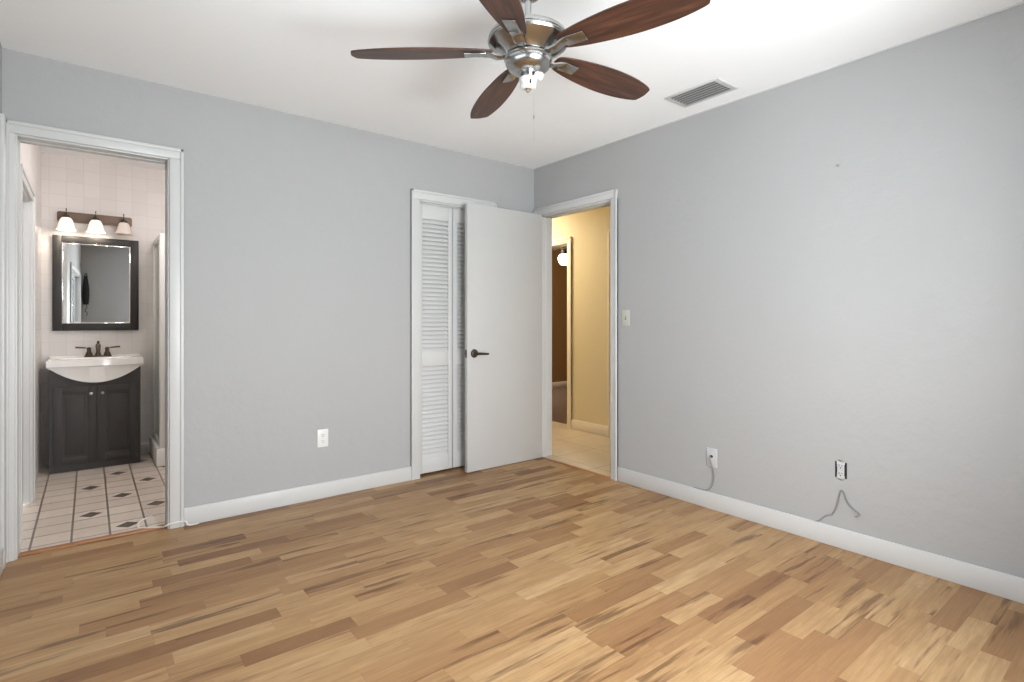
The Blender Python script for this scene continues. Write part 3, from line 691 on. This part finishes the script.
# vanity light
vl = thing('vanity_light', 'dark bronze three shade vanity light above the bathroom mirror', 'wall light', (-2.945, 2.15, 1.985))
b = BM(); pr = [(-.245, -.030), (-.235, -.040), (.235, -.040), (.245, -.030), (.245, .030), (.235, .040), (-.235, .040), (-.245, .030)]
prism(b, pr, -.022, -.0005, 'y'); prism(b, [(x*.95, z*.65) for x, z in pr], -.030, -.021, 'y'); obj('back_plate', b, M['copper'], vl)
for k, x in enumerate((-.185, 0, .185)):
    b = BM(); tube(b, smooth_path([(x, -.025, .004), (x, -.070, .018), (x, -.112, .016), (x, -.128, -.002), (x, -.130, -.014)], 5), .0075, 10)
    lathe(b, [(0, .014), (.022, .012), (.027, .0), (.027, -.008), (0, -.008)], 24, Matrix.Translation((x, -.130, -.018)))
    tube(b, [(x, -.126, -.006), (x, -.126, .042), (x, -.126, .052)], [.005, .0045, .002], 8); ar = obj('lamp_arm', b, M['bronze'], vl)
    b = BM(); lathe(b, [(.024, -.020), (.032, -.028), (.042, -.046), (.048, -.072), (.052, -.096), (.060, -.114), (.064, -.119), (.061, -.119), (.049, -.096), (.045, -.072), (.039, -.047), (.032, -.031), (.022, -.023)], 36, Matrix.Translation((x, -.130, -.002)))
    o = obj('glass_shade', b, M['lit' if k < 2 else 'unlit'], vl); o['label'] = 'lit white bell shade' if k < 2 else 'unlit white bell shade'
    if k < 2:
        lo = lamp('vanity_bulb_light', (x, -.130, -.100), 1.8, (1, .88, .74), .035); lo.parent = vl

# corner shower
sh = thing('shower_enclosure', 'white framed corner shower with glass sides right of the vanity', 'shower', (-2.14, 1.85, 0)); L = Vector(sh.location)
sx, sy = -2.575, 1.52
b = BM(); box(b, sx, -1.705, sy, sy+.07, 0, .140, .012); box(b, sx, sx+.07, sy+.07, 2.148, 0, .140, .012); box(b, sx+.07, -1.705, sy+.07, 2.148, 0, .05, .003); obj('shower_pan', rel(b, L), M['ceramic'], sh)
b = BM(); px0, py0 = sx+.022, sy+.018; zt = 1.835
box(b, px0, px0+.038, py0, py0+.038, .138, zt, .006); box(b, px0+.004, px0+.030, 2.12, 2.148, .138, zt, .004); box(b, -1.73, -1.704, py0+.004, py0+.030, .138, zt, .004)
box(b, px0+.004, px0+.034, py0+.038, 2.12, zt-.035, zt, .004); box(b, px0+.038, -1.73, py0+.004, py0+.034, zt-.035, zt, .004)
box(b, px0+.004, px0+.034, py0+.038, 2.12, .138, .165, .004); box(b, px0+.038, -1.73, py0+.004, py0+.034, .138, .165, .004); obj('shower_frame', rel(b, L), M['white'], sh)
for c in ((px0+.016, px0+.022, py0+.036, 2.122), (px0+.036, -1.728, py0+.016, py0+.022)):
    b = BM(); box(b, c[0], c[1], c[2], c[3], .160, zt-.03); obj('glass_panel', rel(b, L), M['shower'], sh)

# bathroom switch on the tiled side wall
t = plate_thing('bathroom_switch', 'grey switch plate on the tiled wall left of the bathroom mirror', 'light switch', (-3.285, 1.30, 1.10), PI/2, 'steel')
b = BM(); box(b, -.004, .004, -.013, -.005, -.007, .007, .001); obj('toggle', b, M['white'], t)

# dark narrow bag hanging behind the viewer (seen in the bathroom mirror)
bag = thing('hanging_bag', 'narrow dark fabric bag hanging behind the viewer, reflected in the bathroom mirror', 'bag', (-3.250, -3.84, 1.42))
b = BM(); nz = 16; rings = []
for k in range(nz+1):
    t_ = k/nz; z = .48*t_; w = .052*(1-.2*t_)*math.sin(PI*(.16+.78*t_))**.5; d = .030*math.sin(PI*(.12+.80*t_))**.6
    rings.append([b.verts.new((w*math.cos(a), .034+d*math.sin(a)*(1+.1*math.cos(5*a)), z)) for a in [2*PI*q/28 for q in range(28)]])
for A, B in zip(rings, rings[1:]):
    for q in range(28): b.faces.new((A[q], A[(q+1) % 28], B[(q+1) % 28], B[q]))
b.faces.new(rings[0][::-1]); b.faces.new(rings[-1]); obj('bag_body', b, M['fabric'], bag)
b = BM(); tube(b, smooth_path([(-.02, .03, .465), (-.008, .018, .52), (0, .014, .535), (.008, .018, .52), (.02, .03, .465)], 5), .005, 8); obj('strap', b, M['fabric'], bag)
b = BM(); tube(b, smooth_path([(.0, .034, .01), (.015, .036, -.05), (-.010, .036, -.10), (.020, .036, -.15), (.006, .034, -.19)], 5), .005, 8); obj('cord', b, M['fabric'], bag)
b = BM(); tube(b, [(0, 0.0, .530), (0, .022, .530), (0, .026, .540)], .004, 8); obj('hook', b, M['steel'], bag)

# ------------------------------------------------------------------ lit fan in the dark room beyond the hall
ff = thing('ceiling_fan', 'dark ceiling fan with a lit round globe in the far room past the hall', 'ceiling fan', (2.655, 2.41, H))
b = BM(); lathe(b, fz([(0, H), (.065, H), (.060, H-.04), (.015, H-.05), (.013, 2.34), (.05, 2.33), (.115, 2.31), (.12, 2.26), (.09, 2.225), (.06, 2.215), (.055, 2.175), (.07, 2.165), (.07, 2.15), (0, 2.15)]), 36); obj('motor_housing', b, M['bronze'], ff)
b = BM(); lathe(b, fz([(.05, 2.155), (.078, 2.140), (.096, 2.10), (.094, 2.06), (.074, 2.015), (.042, 1.990), (0, 1.985)]), 36); obj('globe_shade', b, M['globe'], ff)
for k in range(5):
    b = BM(); prism(b, [(.12, -.05), (.60, -.068), (.64, -.03), (.64, .03), (.60, .068), (.12, .05)], -.004, .004); xform(b, Matrix.Rotation(math.radians(12), 4, 'X'))
    box(b, .08, .2, -.012, .012, -.012, -.004)
    o = obj('blade', b, M['walnut'], ff); o.location = (0, 0, 2.245-H); o.rotation_euler = (0, 0, 2*PI*k/5+.6)
lo = lamp('globe_light', (0, 0, 1.95-H), 10.0, (1, .78, .48), .09); lo.parent = ff
